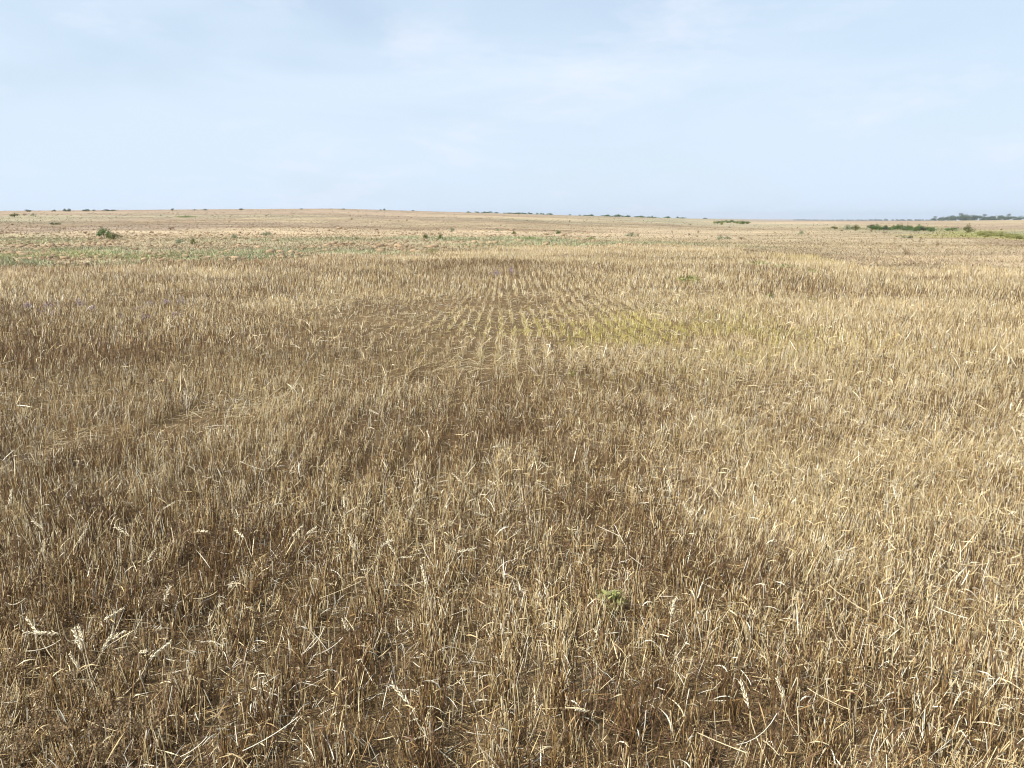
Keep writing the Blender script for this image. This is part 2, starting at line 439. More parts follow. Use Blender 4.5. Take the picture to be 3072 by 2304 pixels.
# --- the nearest tufts, each a thing of its own
def in_frame(x, y, z, m=0):
    X, Y = project(x, y, z); return (X > -m) & (X < W_PX + m) & (Y > -m) & (Y < H_PX + m)
ax_, ay_ = tuft_sites(0.5, 7.0, 0.05)
rr = np.hypot(ax_, ay_)
vis = in_frame(ax_, ay_, terrain(ax_, ay_) + 0.07)
order = np.argsort(np.where(vis, rr, 1e9))
near = order[:300]
rest = np.setdiff1d(np.arange(len(ax_)), near)

def stem_proto(colr, h=1.0):
    g = Geo()
    hh = np.array([0, .33, .36, .68, 1.0]) * 0.16
    bend = rng.normal(0, 0.012, 2)
    P = np.zeros((1, 5, 3)); P[0, :, 2] = hh
    P[0, :, 0] = bend[0] * (hh / .16) ** 2; P[0, :, 1] = bend[1] * (hh / .16) ** 2
    R = np.array([[.0016, .0014, .0018, .0014, .0013]]) * rng.uniform(.85, 1.2)
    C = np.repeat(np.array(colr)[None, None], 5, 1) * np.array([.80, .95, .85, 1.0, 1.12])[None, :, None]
    g.tubes(P, R, C, 5)
    return g.mesh('stem', M_STRAW)
def leaf_proto(colr):
    g = Geo()
    L = rng.uniform(.03, .08); k = 5; t = np.linspace(0, 1, k)
    up = rng.uniform(.2, .9)
    P = np.zeros((1, k, 3)); P[0, :, 0] = L * t; P[0, :, 2] = L * up * t - L * 1.3 * up * t ** 2 * rng.uniform(.6, 1.4)
    P[0, :, 1] = rng.normal(0, .01) * t ** 2
    wd = .0019 * np.sin(np.clip(t * 2.6 + .5, 0, math.pi)); tw = t * rng.normal(0, 1.5)
    Wd = np.zeros((1, k, 3)); Wd[0, :, 1] = wd * np.cos(tw); Wd[0, :, 2] = wd * np.sin(tw)
    g.ribbons(P, Wd, np.array(colr)[None]); return g.mesh('leaf', M_STRAW)
STEMS = [[stem_proto(PAL[k] * rng.uniform(.85, 1.15)) for _ in range(5)] for k in range(7)]
LEAVES = [leaf_proto(PAL[k] * rng.uniform(.9, 1.15)) for k in (0, 1, 1, 4, 4, 2, 5, 6) for _ in range(2)]
for q in near:
    x, y = float(ax_[q]), float(ay_[q]); z = float(terrain(x, y))
    t = obj('stubble_tuft', None, None, (x, y, z - 0.004)); t.empty_display_size = 0.05
    prop(t, 'short cut wheat stubble tuft rooted in the bare straw-littered foreground soil', 'stubble', 'stubble tufts in the foreground')
    k = random.randint(15, 24)
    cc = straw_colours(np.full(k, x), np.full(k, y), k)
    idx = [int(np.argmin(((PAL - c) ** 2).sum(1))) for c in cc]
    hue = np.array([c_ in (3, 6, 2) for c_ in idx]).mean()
    t['label'] = ('dark brown stubble tuft of mostly brown stems in the foreground' if hue > .62 else
                  'pale golden stubble tuft of clean straw stems in the foreground' if hue < .34 else
                  'mixed stubble tuft of golden and brown stems together in the foreground')
    hs = stem_heights(np.full(k, x), np.full(k, y))
    lx, ly = leans(np.full(k, x), np.full(k, y), 0.13)
    for s in range(k):
        o = obj('stem', random.choice(STEMS[idx[s]]), t, (random.gauss(0, .026), random.gauss(0, .026), 0))
        o.rotation_euler = (-ly[s], lx[s], random.random() * 6.28)
        w = random.uniform(.85, 1.15); o.scale = (w, w, hs[s] / .16)
    for s in range(random.randint(2, 5)):
        o = obj('leaf', random.choice(LEAVES), t, (random.gauss(0, .014), random.gauss(0, .02), random.uniform(.01, .09)))
        o.rotation_euler = (0, random.uniform(-.8, .3), random.random() * 6.28)
        o.scale = (random.uniform(.7, 1.3),) * 3

# --- the mass of stubble behind them
G = Geo()
def add_stems(g, x, y, rings, sides, rad_, sig):
    n = len(x); z = terrain(x, y); h = stem_heights(x, y); lx, ly = leans(x, y, sig)
    t = np.linspace(0, 1, rings)
    b1, b2 = rng.normal(0, 0.10, (2, n))
    P = np.zeros((n, rings, 3))
    P[:, :, 0] = x[:, None] + h[:, None] * (lx[:, None] * t + b1[:, None] * t ** 2)
    P[:, :, 1] = y[:, None] + h[:, None] * (ly[:, None] * t + b2[:, None] * t ** 2)
    P[:, :, 2] = z[:, None] - .004 + h[:, None] * t
    R = rad_ * rng.uniform(.8, 1.2, n)[:, None] * (1 - .18 * t)
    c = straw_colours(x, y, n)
    if sides:
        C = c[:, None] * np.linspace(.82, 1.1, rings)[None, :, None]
        g.tubes(P, R, C, sides)
    else:
        ph = rng.random(n) * math.pi
        Wd = np.zeros((n, rings, 3)); Wd[:, :, 0] = np.cos(ph)[:, None] * R; Wd[:, :, 1] = np.sin(ph)[:, None] * R * .5
        g.ribbons(P, Wd, c)
    return P, c
def add_blades(g, x, y, z0, lmin, lmax, half, k=4, colr=None):
    """dry leaf blades, curling over"""
    n = len(x); L = rng.uniform(lmin, lmax, n); a = rng.random(n) * 6.283
    t = np.linspace(0, 1, k); up = rng.uniform(-.3, 1.6, n); dr = rng.uniform(-.3, 1.1, n)
    P = np.zeros((n, k, 3))
    P[:, :, 0] = x[:, None] + (L * np.cos(a))[:, None] * t; P[:, :, 1] = y[:, None] + (L * np.sin(a))[:, None] * t
    P[:, :, 2] = z0[:, None] + L[:, None] * (up[:, None] * t - dr[:, None] * t ** 2 * .8)
    P[:, :, 2] = np.maximum(P[:, :, 2], terrain(P[:, :, 0], P[:, :, 1]) + .002)
    wd = half * np.sin(np.clip(t * 2.5 + .55, 0, math.pi))
    tw = rng.random(n)[:, None] * 6.28 + t * rng.normal(0, 1.2, n)[:, None]
    Wd = np.zeros((n, k, 3))
    Wd[:, :, 0] = -np.sin(a)[:, None] * wd * np.cos(tw); Wd[:, :, 1] = np.cos(a)[:, None] * wd * np.cos(tw); Wd[:, :, 2] = wd * np.sin(tw)
    if colr is None:
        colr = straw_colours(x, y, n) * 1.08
    g.ribbons(P, Wd, colr)
sx, sy = stems_of(ax_[rest], ay_[rest], 13, 22, .034)
def between(r0, r1, dens):
    n = int((0.76 * (r1 ** 2) + 3 * r1) * dens); x = rng.uniform(-.76 * r1 - 1.5, .76 * r1 + 1.5, 2 * n); y = rng.uniform(.3, r1, 2 * n); r = np.hypot(x, y)
    m = (r > r0) & (r < r1) & (np.abs(x) < .74 * y + 1.5) & (rng.random(2 * n) < .25 + fbm(x, y, .5, 113, 3)) & (rng.random(2 * n) > .95 * thin_at(x, y)) & (rng.random(2 * n) > track_w(x, y)[0])
    return x[m], y[m]
qx, qy = between(.5, 7.0, 520)
qx2, qy2 = between(.5, 4.4, 700)
qx = np.concatenate([qx, qx2]); qy = np.concatenate([qy, qy2])
sx = np.concatenate([sx, qx]); sy = np.concatenate([sy, qy])
nr = np.hypot(sx, sy) < 3.4
add_stems(G, sx[nr], sy[nr], 3, 3, .00135, .17)
add_stems(G, sx[~nr], sy[~nr], 2, 3, .0015, .17)
m = rng.random(len(sx)) < .30
add_blades(G, sx[m], sy[m], terrain(sx[m], sy[m]) + rng.uniform(.0, .12, m.sum()), .02, .085, .0018)
n = 34000
x = rng.uniform(-4.5, 4.5, n); y = rng.uniform(1.0, 7.0, n)
m = (rng.random(n) < np.clip(.55 - .09 * x, .15, .9) * sstep(.46, .66, fbm(x, y, .45, 77, 3))) & (np.abs(x) < .74 * y + 1.2); x, y = x[m], y[m]; n = len(x)
add_blades(G, x, y, terrain(x, y) + rng.uniform(.01, .12, n), .02, .075, .0011, 4, PAL[[4]] * rng.uniform(.6, 1.1, (n, 1)))
bx, by = tuft_sites(7.0, 16.5, 0.075)
sx, sy = stems_of(bx, by, 9, 14, .028)
qx, qy = between(7.0, 16.5, 240)
sx = np.concatenate([sx, qx]); sy = np.concatenate([sy, qy])
nr = np.hypot(sx, sy) < 10
add_stems(G, sx[nr], sy[nr], 2, 3, .0018, .16)
add_stems(G, sx[~nr], sy[~nr], 2, 0, .0027, .16)
m = rng.random(len(sx)) < .06
add_blades(G, sx[m], sy[m], terrain(sx[m], sy[m]) + rng.uniform(.02, .14, m.sum()), .05, .14, .0034, 3)
bx, by = tuft_sites(16.5, 48.0, 0.085)
far = np.hypot(bx, by) > 30
bx = np.concatenate([bx[~far], bx[far][::2]]); by = np.concatenate([by[~far], by[far][::2]])
sx, sy = stems_of(bx, by, 3, 7, .03)
add_stems(G, sx, sy, 2, 0, .0038, .18)
prop(obj('wheat_stubble', G.mesh('wheat_stubble', M_STRAW)), 'dense mass of cut wheat stubble covering the field in drill rows', None, None, 'stuff')

# --- lodged straw in the wheel tracks, litter lying between the rows
G = Geo()
n = 60000
x = rng.uniform(-14, 10, n); y = rng.uniform(3.5, 22, n)
w, dx, dy = track_w(x, y)
m = rng.random(n) < w * np.where(np.hypot(x, y) < 9, 1.0, .55)
x, y, dx, dy, w = x[m], y[m], dx[m], dy[m], w[m]
n = len(x)
a = np.arctan2(dy, dx) + rng.normal(0, .6, n) + np.where(rng.random(n) < .3, rng.uniform(-1.5, 1.5, n), 0)
L = rng.uniform(.08, .32, n); el = np.abs(rng.normal(.08, .28, n)); t = np.linspace(0, 1, 3)
P = np.zeros((n, 3, 3))
P[:, :, 0] = x[:, None] + (L * np.cos(a) * np.cos(el))[:, None] * t; P[:, :, 1] = y[:, None] + (L * np.sin(a) * np.cos(el))[:, None] * t
P[:, :, 2] = terrain(x, y)[:, None] + .01 + rng.uniform(0, .05, n)[:, None] + (L * np.sin(el))[:, None] * t - (L * .10)[:, None] * t ** 2
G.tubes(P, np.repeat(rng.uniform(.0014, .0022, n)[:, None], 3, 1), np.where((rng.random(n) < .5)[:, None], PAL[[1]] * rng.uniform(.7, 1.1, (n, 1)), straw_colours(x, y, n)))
def litter(g, r0, r1, dens, lmin, lmax, rad_, k=2):
    A = 0.76 * (r1 ** 2 - r0 ** 2) + 3 * (r1 - r0); n = int(A * dens * 1.6)
    x = rng.uniform(-.76 * r1 - 1.5, .76 * r1 + 1.5, n); y = rng.uniform(.3, r1, n); r = np.hypot(x, y)
    m = (r > r0) & (r < r1) & (np.abs(x) < .74 * y + 1.5) & (r < edge_r(x, y)) & (rng.random(n) < .3 + 1.0 * fbm(x, y, .5, 151, 2))
    x, y = x[m], y[m]; n = len(x)
    a = rng.random(n) * 6.283; L = rng.uniform(lmin, lmax, n) * rng.uniform(.4, 1, n); el = rng.normal(0, .16, n)
    t = np.linspace(0, 1, k) - .5
    P = np.zeros((n, k, 3))
    P[:, :, 0] = x[:, None] + (L * np.cos(a))[:, None] * t; P[:, :, 1] = y[:, None] + (L * np.sin(a))[:, None] * t
    bow = rng.normal(0, .06, n)[:, None] * L[:, None] * (t * 2) ** 2
    P[:, :, 2] = terrain(P[:, :, 0], P[:, :, 1]) + .003 + np.abs(rng.normal(0, .018, n))[:, None] + np.abs(L * np.sin(el))[:, None] * (t + .5) + np.abs(bow)
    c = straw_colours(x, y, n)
    g.tubes(P, np.repeat(rad_ * rng.uniform(.7, 1.2, n)[:, None], k, 1), c)
litter(G, .5, 4.5, 3000, .015, .10, .0011, 2)
litter(G, .5, 4.5, 260, .05, .17, .0013, 3)
litter(G, 4.5, 9, 700, .03, .15, .0015)
litter(G, 9, 18, 130, .05, .25, .0022)
prop(obj('straw_litter', G.mesh('straw_litter', M_STRAW)), 'loose straw and flattened stalks lying between the stubble rows', None, None, 'stuff')

# --- chaff and small dead weed leaves, thick in the left foreground
G = Geo()
n = 170000
x = rng.uniform(-5.2, 5.2, n); y = rng.uniform(.6, 7.0, n)
px_, py_ = project(x, y, 0.05)
den = .12 + .9 * np.exp(-((px_ - 60) / 520) ** 2) * sstep(1450, 1950, py_) + .35 * np.exp(-((px_ - 700) / 500) ** 2) * np.exp(-((py_ - 1700) / 250) ** 2)
m = (rng.random(n) < den * (.2 + fbm(x, y, .35, 161, 2))) & (np.abs(x) < .74 * y + 1.2)
x, y = x[m], y[m]; n = len(x)
L = rng.uniform(.003, .009, n); a = rng.random(n) * 6.283; e = rng.normal(0, .7, n)
hz = rng.random(n) ** 1.6 * .13 * np.clip(den[m] * 1.3, .1, 1)
d = np.stack([np.cos(a) * np.cos(e), np.sin(a) * np.cos(e), np.sin(e)], 1) * L[:, None]
s_ = unit(np.cross(d, rng.normal(size=(n, 3)))) * (L * rng.uniform(.22, .45, n))[:, None]
c0 = np.stack([x, y, terrain(x, y) + .004 + hz], 1)
V = np.stack([c0 - d, c0 + s_, c0 + d, c0 - s_], 1)
cols = np.array([[.33, .23, .12], [.22, .14, .075], [.45, .34, .19], [.16, .10, .055], [.60, .49, .31]])[rng.integers(0, 5, n)] * rng.uniform(.8, 1.2, (n, 1))
G.add(V.reshape(-1, 3), np.repeat(cols, 4, 0), Q=np.arange(n * 4).reshape(-1, 4))
prop(obj('chaff', G.mesh('chaff', M_LEAF)), 'brown chaff and crumbled weed leaves caught among the stubble', None, None, 'stuff')

# ------------------------------------------------------------------ low growth beyond the stubble
G = Geo()
def low_growth(g, r0, r1, n, hmin, hmax, wmin, wmax):
    rr_ = np.exp(rng.uniform(math.log(r0), math.log(r1), n)); az = rng.uniform(-.66, .66, n)
    x, y = rr_ * np.sin(az), rr_ * np.cos(az)
    m = (rr_ > edge_r(x, y) * .99) & (rng.random(n) < .15 + 1.1 * fbm(x, y, 3.0, 171, 3)); x, y = x[m], y[m]; n = len(x)
    c = land_colour(x, y); gr = np.clip((c[:, 1] / c[:, 0] - .78) * 5, 0, 1)
    u = rng.random((n, 1))
    cc = np.where(u < .25, c * .74, np.where(u < .75, c * 1.0, np.where(u < .9, c * 1.18, c * np.array([[1.0, 1.12, .95]])))) * rng.uniform(.85, 1.15, (n, 1))
    h = rng.uniform(hmin, hmax, n) * (.7 + .7 * gr); wv = rng.uniform(wmin, wmax, n) * .5
    ph = rng.random(n) * 6.283; k = rng.normal(0, .5, (2, n))
    z = terrain(x, y)
    P = np.zeros((n, 2, 3)); P[:, :, 0] = x[:, None]; P[:, :, 1] = y[:, None]; P[:, :, 2] = z[:, None] - .01
    P[:, 1, 0] += k[0] * h; P[:, 1, 1] += k[1] * h; P[:, 1, 2] += h
    Wd = np.zeros((n, 2, 3)); Wd[:, 0, 0] = np.cos(ph) * wv; Wd[:, 0, 1] = np.sin(ph) * wv; Wd[:, 1] = Wd[:, 0] * rng.uniform(.1, .7, n)[:, None]
    g.ribbons(P, Wd, np.clip(cc, 0, .85))
low_growth(G, 22, 60, 150000, .04, .13, .015, .06)
low_growth(G, 50, 130, 70000, .03, .11, .04, .13)
low_growth(G, 120, 300, 7000, .05, .12, .15, .4)
prop(obj('dry_grass', G.mesh('dry_grass', M_LEAF)), 'short dry grass and pale weeds covering the strips beyond the stubble', None, None, 'stuff')

# clods turned up in the strip on the left
def ico():
    p = (1 + 5 ** .5) / 2
    v = np.array([(-1, p, 0), (1, p, 0), (-1, -p, 0), (1, -p, 0), (0, -1, p), (0, 1, p), (0, -1, -p), (0, 1, -p), (p, 0, -1), (p, 0, 1), (-p, 0, -1), (-p, 0, 1)], float)
    f = np.array([(0, 11, 5), (0, 5, 1), (0, 1, 7), (0, 7, 10), (0, 10, 11), (1, 5, 9), (5, 11, 4), (11, 10, 2), (10, 7, 6), (7, 1, 8), (3, 9, 4), (3, 4, 2), (3, 2, 6), (3, 6, 8), (3, 8, 9), (4, 9, 5), (2, 4, 11), (6, 2, 10), (8, 6, 7), (9, 8, 1)])
    return v / np.linalg.norm(v[0]), f
IV, IF = ico()
G = Geo()
pts = []
for _ in range(5200):
    X_ = rng.uniform(-150, 1900); Y_ = rng.uniform(700, 800)
    d = pix_dir(X_, Y_); t = -(EYE) / d[2]
    pts.append((d[0] * t, d[1] * t))
pts = np.array(pts); x, y = pts[:, 0], pts[:, 1]
m = (np.hypot(x, y) > edge_r(x, y) * 1.01) & (fbm(x, y, 2.5, 181, 2) + rng.random(len(x)) * .3 > .66); x, y = x[m], y[m]; n = len(x)
s = rng.uniform(.04, .115, n) * np.where(rng.random(n) < .1, 1.7, 1)
V = IV[None] * s[:, None, None] * rng.uniform(.65, 1.3, (n, 12, 1)) * np.stack([rng.uniform(.8, 1.6, n), rng.uniform(.8, 1.4, n), rng.uniform(.5, .8, n)], 1)[:, None]
V = V + np.stack([x, y, terrain(x, y) + s * .2], 1)[:, None]
cl = np.array([.36, .255, .155]) * rng.uniform(.65, 1.2, (n, 1))
G.add(V.reshape(-1, 3), np.repeat(cl, 12, 0), T=(IF[None] + (np.arange(n) * 12)[:, None, None]).reshape(-1, 3))
prop(obj('earth_clods', G.mesh('earth_clods', M_CLOD)), 'brown earth clods turned up in the weedy strip', None, None, 'stuff')

# ------------------------------------------------------------------ bushes and trees
def foliage(n, lumps, leaf, base, var=.35, up=.35, shell=.55):
    """leaf faces spread through a set of lumps [(cx,cy,cz,rx,ry,rz)], in a 1 x 1 x 1 plant"""
    g = Geo(); lumps = np.array(lumps); k = rng.integers(0, len(lumps), n)
    d = unit(rng.normal(size=(n, 3))); rr_ = (shell + (1 - shell) * rng.random(n)) * rng.uniform(.8, 1.12, n)
    rr_ = np.where(rng.random(n) < .3, rng.random(n) ** .5, rr_)
    c = lumps[k, :3] + d * lumps[k, 3:] * rr_[:, None]
    c[:, 2] = np.abs(c[:, 2])
    L = leaf * rng.uniform(.5, 1.3, n)
    nrm = unit(d + rng.normal(0, .6, (n, 3)) + np.array([0, 0, up]))
    a = unit(np.cross(nrm, rng.normal(size=(n, 3)))) * L[:, None]; b = np.cross(nrm, a) * rng.uniform(.4, .7, n)[:, None]
    V = np.stack([c - a, c + b, c + a, c - b], 1)
    lt = rng.uniform(1 - var, 1 + var, (n, 1)) * (1 + .2 * (rng.random((len(lumps), 1))[k] - .5))
    cc = np.array(base)[None] * lt
    g.add(V.reshape(-1, 3), np.repeat(cc, 4, 0), Q=np.arange(n * 4).reshape(-1, 4))
    return g
def lumpset(n, flat=.5, spread=.34, lo=.25, hi=.75, size=(.14, .26)):
    L = []
    for _ in range(n):
        a = random.random() * 6.28; r = spread * random.random() ** .5; s = random.uniform(*size)
        z = random.uniform(lo, hi) * (1 - .55 * r / spread)
        L.append((r * math.cos(a), r * math.sin(a), z, s, s, s * random.uniform(.7, 1.1)))
    return L
def stems_mesh(n, base, top=.7, spread=.3, r=.018, name='stem', trunk=False):
    g = Geo(); t = np.linspace(0, 1, 4)
    P = np.zeros((n, 4, 3)); a = rng.random(n) * 6.283; sp = spread * rng.random(n)
    P[:, :, 0] = (np.cos(a) * sp)[:, None] * t ** 1.3; P[:, :, 1] = (np.sin(a) * sp)[:, None] * t ** 1.3
    P[:, :, 2] = -.02 + (top * rng.uniform(.7, 1.1, n))[:, None] * t
    g.tubes(P, r * (1.1 - .75 * t)[None] * rng.uniform(.7, 1.2, n)[:, None], np.repeat(np.array(base)[None], n, 0), 4)
    return g.mesh(name, M_BARK)
KINDS = {}
def kind(name, colr, n, leaf, nl, stem_c=(.16, .11, .06), var=.35, nproto=4, **kw):
    KINDS[name] = [(foliage(n, lumpset(nl, **kw), leaf, colr, var).mesh('crown', M_LEAF), stems_mesh(9, stem_c, .75, .3, .012)) for _ in range(nproto)]
kind('green', (.115, .18, .055), 1100, .034, 12)
kind('olive', (.15, .155, .05), 1000, .032, 12)
kind('grey', (.30, .33, .20), 700, .035, 10, lo=.15, hi=.7)
kind('yellow', (.31, .31, .105), 700, .036, 10, lo=.2, hi=.75)
kind('dark', (.11, .14, .075), 600, .045, 10)
kind('brown', (.20, .125, .065), 420, .030, 10, lo=.15, hi=.8, var=.5)
kind('low', (.24, .30, .09), 900, .032, 14, lo=.1, hi=.5, spread=.42)
used = {}
def plant(kd, X_, Y_, wpx, hpx, label, group=None, name='shrub', cat='shrub', sink=0.0, dist=None):
    x, y, z, r = ground(X_, Y_)
    if dist:
        az = math.atan2(x, y); x, y, r = math.sin(az) * dist, math.cos(az) * dist, dist; z = float(terrain(x, y))
    w = max(wpx, 4) * r / F_PX; h = max(hpx, 3) * r / F_PX
    pr = KINDS[kd]; k = used.get(kd, random.randint(0, 3)); used[kd] = k + 1
    crown, st = pr[k % len(pr)]
    t = obj(name, None, None, (x, y, z - sink * h)); prop(t, label, cat, group)
    t.empty_display_size = h
    t.rotation_euler = (0, 0, random.random() * 6.28)
    t.scale = (w * 1.08, w * 1.08, h * 1.05)
    obj('crown', crown, t); obj('stem', st, t)
    return t
# single plants with a look of their own
plant('green', 314, 716, 40, 42, 'bright green leafy bush, the taller of the pair in the cloddy weed strip', None)
plant('olive', 342, 720, 44, 26, 'low dark olive bush huddled against the bright green bush', None)
plant('olive', 579, 735, 18, 30, 'upright narrow olive weed standing alone in the pale green strip', None, 'weed_plant', 'weed')
plant('grey', 539, 730, 38, 17, 'low grey-green weed clump beside the narrow upright olive weed', None, 'weed_plant', 'weed')
plant('grey', 702, 715, 20, 22, 'small grey-green round weed on bleached grass', None, 'weed_plant', 'weed')
plant('dark', 160, 675, 14, 10, 'small dark bush touching a paler low bush in the brown field', None)
plant('olive', 174, 674, 20, 9, 'low olive bush touching a small dark bush in the brown field', None)
plant('olive', 44, 652, 27, 16, 'round olive bush standing just below the skyline scrub', None)
plant('brown', 72, 647, 20, 8, 'brown withered low bush next to the round olive bush below the skyline', None)
plant('grey', 100, 648, 15, 12, 'grey leggy bush just below the skyline scrub', None)
plant('low', 560, 652, 55, 8, 'flat yellow-green weed patch spread across the far brown field', None, 'weed_plant', 'weed')
plant('brown', 512, 690, 26, 12, 'brown withered weed at the edge of the far brown field', None, 'dry_weed', 'weed')
plant('grey', 800, 708, 32, 22, 'pale silvery weed tuft among bleached grass', None, 'weed_plant', 'weed')
plant('olive', 1276, 716, 24, 20, 'olive bush with a dark side, one of two close together on dry grass', None)
plant('olive', 1321, 718, 22, 24, 'taller rounder olive bush, one of two close together on dry grass', None)
plant('brown', 1070, 719, 15, 11, 'small dark brown dead weed on dry grass', None, 'dry_weed', 'weed')
plant('grey', 1355, 693, 20, 16, 'grey-green loose bush on the brown grass line', None)
plant('grey', 1494, 694, 15, 14, 'very pale green wispy bush on the brown grass line', None)
plant('olive', 1543, 703, 16, 16, 'compact dark olive round bush on bleached grass', None)
plant('green', 1674, 702, 19, 14, 'small fresh green round bush on bleached grass', None)
plant('low', 1588, 718, 66, 14, 'long low green weed patch spread on the dry grass', None, 'weed_plant', 'weed')
plant('low', 1776, 719, 32, 15, 'small green weed cluster on tan grass', None, 'weed_plant', 'weed')
plant('grey', 1895, 709, 46, 18, 'wide pale grey-green bush with dark underside on bleached grass', None)
plant('brown', 1914, 709, 14, 11, 'small brown dead bush against the wide pale grey-green bush', None, 'dry_weed', 'weed')
plant('yellow', 1297, 757, 38, 16, 'yellow flowering weed clump on the far rim of the stubble', None, 'weed_plant', 'weed')
plant('brown', 1297, 768, 42, 14, 'dark brown dead weed under the yellow flowering clump', None, 'dry_weed', 'weed')
plant('grey', 2402, 703, 19, 18, 'pale grey tufted bush with a dark foot on open tan ground', None)
plant('olive', 2502, 689, 22, 16, 'dark olive bush at the near end of the green ditch growth', None)
plant('grey', 2541, 688, 40, 18, 'broad pale green bush beside the green ditch growth', None)
plant('olive', 2566, 692, 26, 22, 'rounded grey-topped bush beside the green ditch growth', None)
plant('olive', 2904, 699, 31, 28, 'upright fan-shaped olive bush standing over the green ditch growth', None)
plant('green', 2857, 694, 34, 15, 'bright green low bush at the foot of the fan-shaped olive bush', None)
plant('grey', 2160, 719, 24, 22, 'silvery upright weed among dry weeds on the tan ground', None, 'weed_plant', 'weed')
plant('grey', 2182, 717, 26, 14, 'low silvery spreading weed among dry weeds on the tan ground', None, 'weed_plant', 'weed')
plant('brown', 2224, 719, 34, 11, 'reddish brown flat dead weed beside the silvery weeds', None, 'dry_weed', 'weed')
plant('brown', 2716, 766, 26, 24, 'dry weed with one bare upright twig on the pale cut ground', None, 'dry_weed', 'weed')
plant('brown', 2810, 743, 9, 24, 'thin single upright dry weed on the pale cut ground', None, 'dry_weed', 'weed')
plant('grey', 2712, 715, 16, 14, 'grey wispy weed beside a small dark bush on open tan ground', None, 'weed_plant', 'weed')
plant('dark', 2731, 716, 14, 13, 'small dark bush beside a grey wispy weed on open tan ground', None)
plant('brown', 2305, 898, 40, 46, 'brown and olive branching weed standing alone in blond stubble', None, 'dry_weed', 'weed')
plant('yellow', 2305, 900, 44, 22, 'yellowing leaves of a low weed at the foot of the branching brown weed', None, 'weed_plant', 'weed')
plant('brown', 1757, 1120, 48, 40, 'dark brown crumpled dead weed beside yellow leaves in the stubble', None, 'dry_weed', 'weed')
plant('yellow', 1716, 1130, 26, 30, 'small yellow-leaved weed beside the dark crumpled weed in the stubble', None, 'weed_plant', 'weed')
plant('brown', 2716, 972, 70, 34, 'sprawling dark dry weed in pale stubble', None, 'dry_weed', 'weed')
plant('low', 2260, 795, 90, 24, 'olive green weed patch on the rim of the stubble, the wider one', None, 'weed_plant', 'weed')
plant('low', 2360, 803, 70, 20, 'greener weed patch adjoining the wider olive patch on the stubble rim', None, 'weed_plant', 'weed')
plant('low', 2440, 818, 34, 20, 'small light green weed tuft apart from the olive patches', None, 'weed_plant', 'weed')
plant('yellow', 2060, 850, 80, 44, 'olive yellow weed clump growing in the middle of the stubble', None, 'weed_plant', 'weed')
plant('low', 1929, 893, 24, 16, 'tiny bright green weed in the blond stubble', None, 'weed_plant', 'weed')
plant('yellow', 2440, 905, 30, 18, 'tiny yellow-green weed in the blond stubble', None, 'weed_plant', 'weed')
kind('mauve', (.42, .32, .375), 160, .045, 8, lo=.4, hi=.9, var=.25)
for (X_, Y_) in [(85, 935), (120, 950), (165, 960), (150, 930), (280, 945), (420, 938), (455, 930), (440, 965), (500, 925), (530, 955), (545, 920), (1490, 832), (1535, 828), (360, 960), (240, 925)]:
    plant('mauve', X_, Y_, 30, 30, 'small faded mauve wildflower standing in the brown stubble', 'mauve wildflowers in the stubble', 'wildflower', 'flower')
# sets that only their place tells apart
for (X_, w, h) in [(83, 20, 7), (162, 12, 7), (196, 12, 9), (207, 14, 10), (259, 24, 7), (282, 10, 6), (318, 22, 6), (340, 16, 5), (519, 11, 8), (584, 8, 4), (615, 14, 5), (724, 14, 6), (905, 10, 4), (1030, 12, 4), (1142, 8, 4), (1153, 8, 8), (1240, 10, 4)]:
    Y_ = np.interp(X_, AZ_X, SKY_Y)
    plant('dark', X_, Y_ - 1, w, h + 2, 'tiny dark bush on the bare brown skyline', 'dark bushes on the skyline', sink=.05)
for (X_, w, h) in [(1400, 18, 6), (1425, 22, 7), (1446, 16, 5), (1470, 22, 6), (1490, 14, 5), (1530, 14, 5), (1590, 18, 6), (1605, 14, 6), (1622, 14, 8), (1640, 16, 6), (1655, 10, 5), (1730, 12, 5), (1818, 18, 8), (1848, 20, 10), (1880, 14, 6), (1920, 14, 6), (1953, 10, 7), (2000, 14, 7), (2025, 12, 6), (2045, 16, 5), (2124, 9, 7)] + [(random.uniform(1380, 2060), random.uniform(8, 26), random.uniform(2, 5)) for _ in range(34)]:
    X_ += random.uniform(-9, 9); w *= random.uniform(.6, 1.5); h *= random.uniform(.5, 1.15)
    Y_ = np.interp(X_, AZ_X, SKY_Y)
    plant('green', X_, Y_ - 1, w, h + 2, 'small green bush in the broken hedge along the skyline', 'green hedge bushes on the skyline', sink=.05)
for k_ in range(17):
    X_ = 2146 + k_ * 6.0 + random.uniform(-3, 3)
    plant('green' if k_ % 3 else 'yellow', X_, 672 + random.uniform(-5, 2), random.uniform(13, 22), random.uniform(8, 13), 'fresh green scrub bush in the thicket where the skyline dips' if k_ % 3 else 'yellowish scrub bush in the green thicket where the skyline dips', 'green thicket on the slope')
for k_ in range(15):
    X_ = 2612 + k_ * 13.0 + random.uniform(-5, 5)
    plant('green' if k_ % 4 else 'dark', X_, 689 + k_ * .25 + random.uniform(-3, 3), random.uniform(20, 32), random.uniform(13, 21), 'green bush in the long row growing along the ditch' if k_ % 4 else 'dark bush in the long green row growing along the ditch', 'green bushes along the ditch')
for k_ in range(13):
    X_ = 2940 + k_ * 11.5 + random.uniform(-5, 5)
    plant('yellow', X_, 707 + k_ * 1.2 + random.uniform(-5, 3), random.uniform(24, 40), random.uniform(12, 19), 'yellow-green tall grass clump on the ditch bank', 'yellow-green clumps on the ditch bank', 'grass_clump', 'grass')
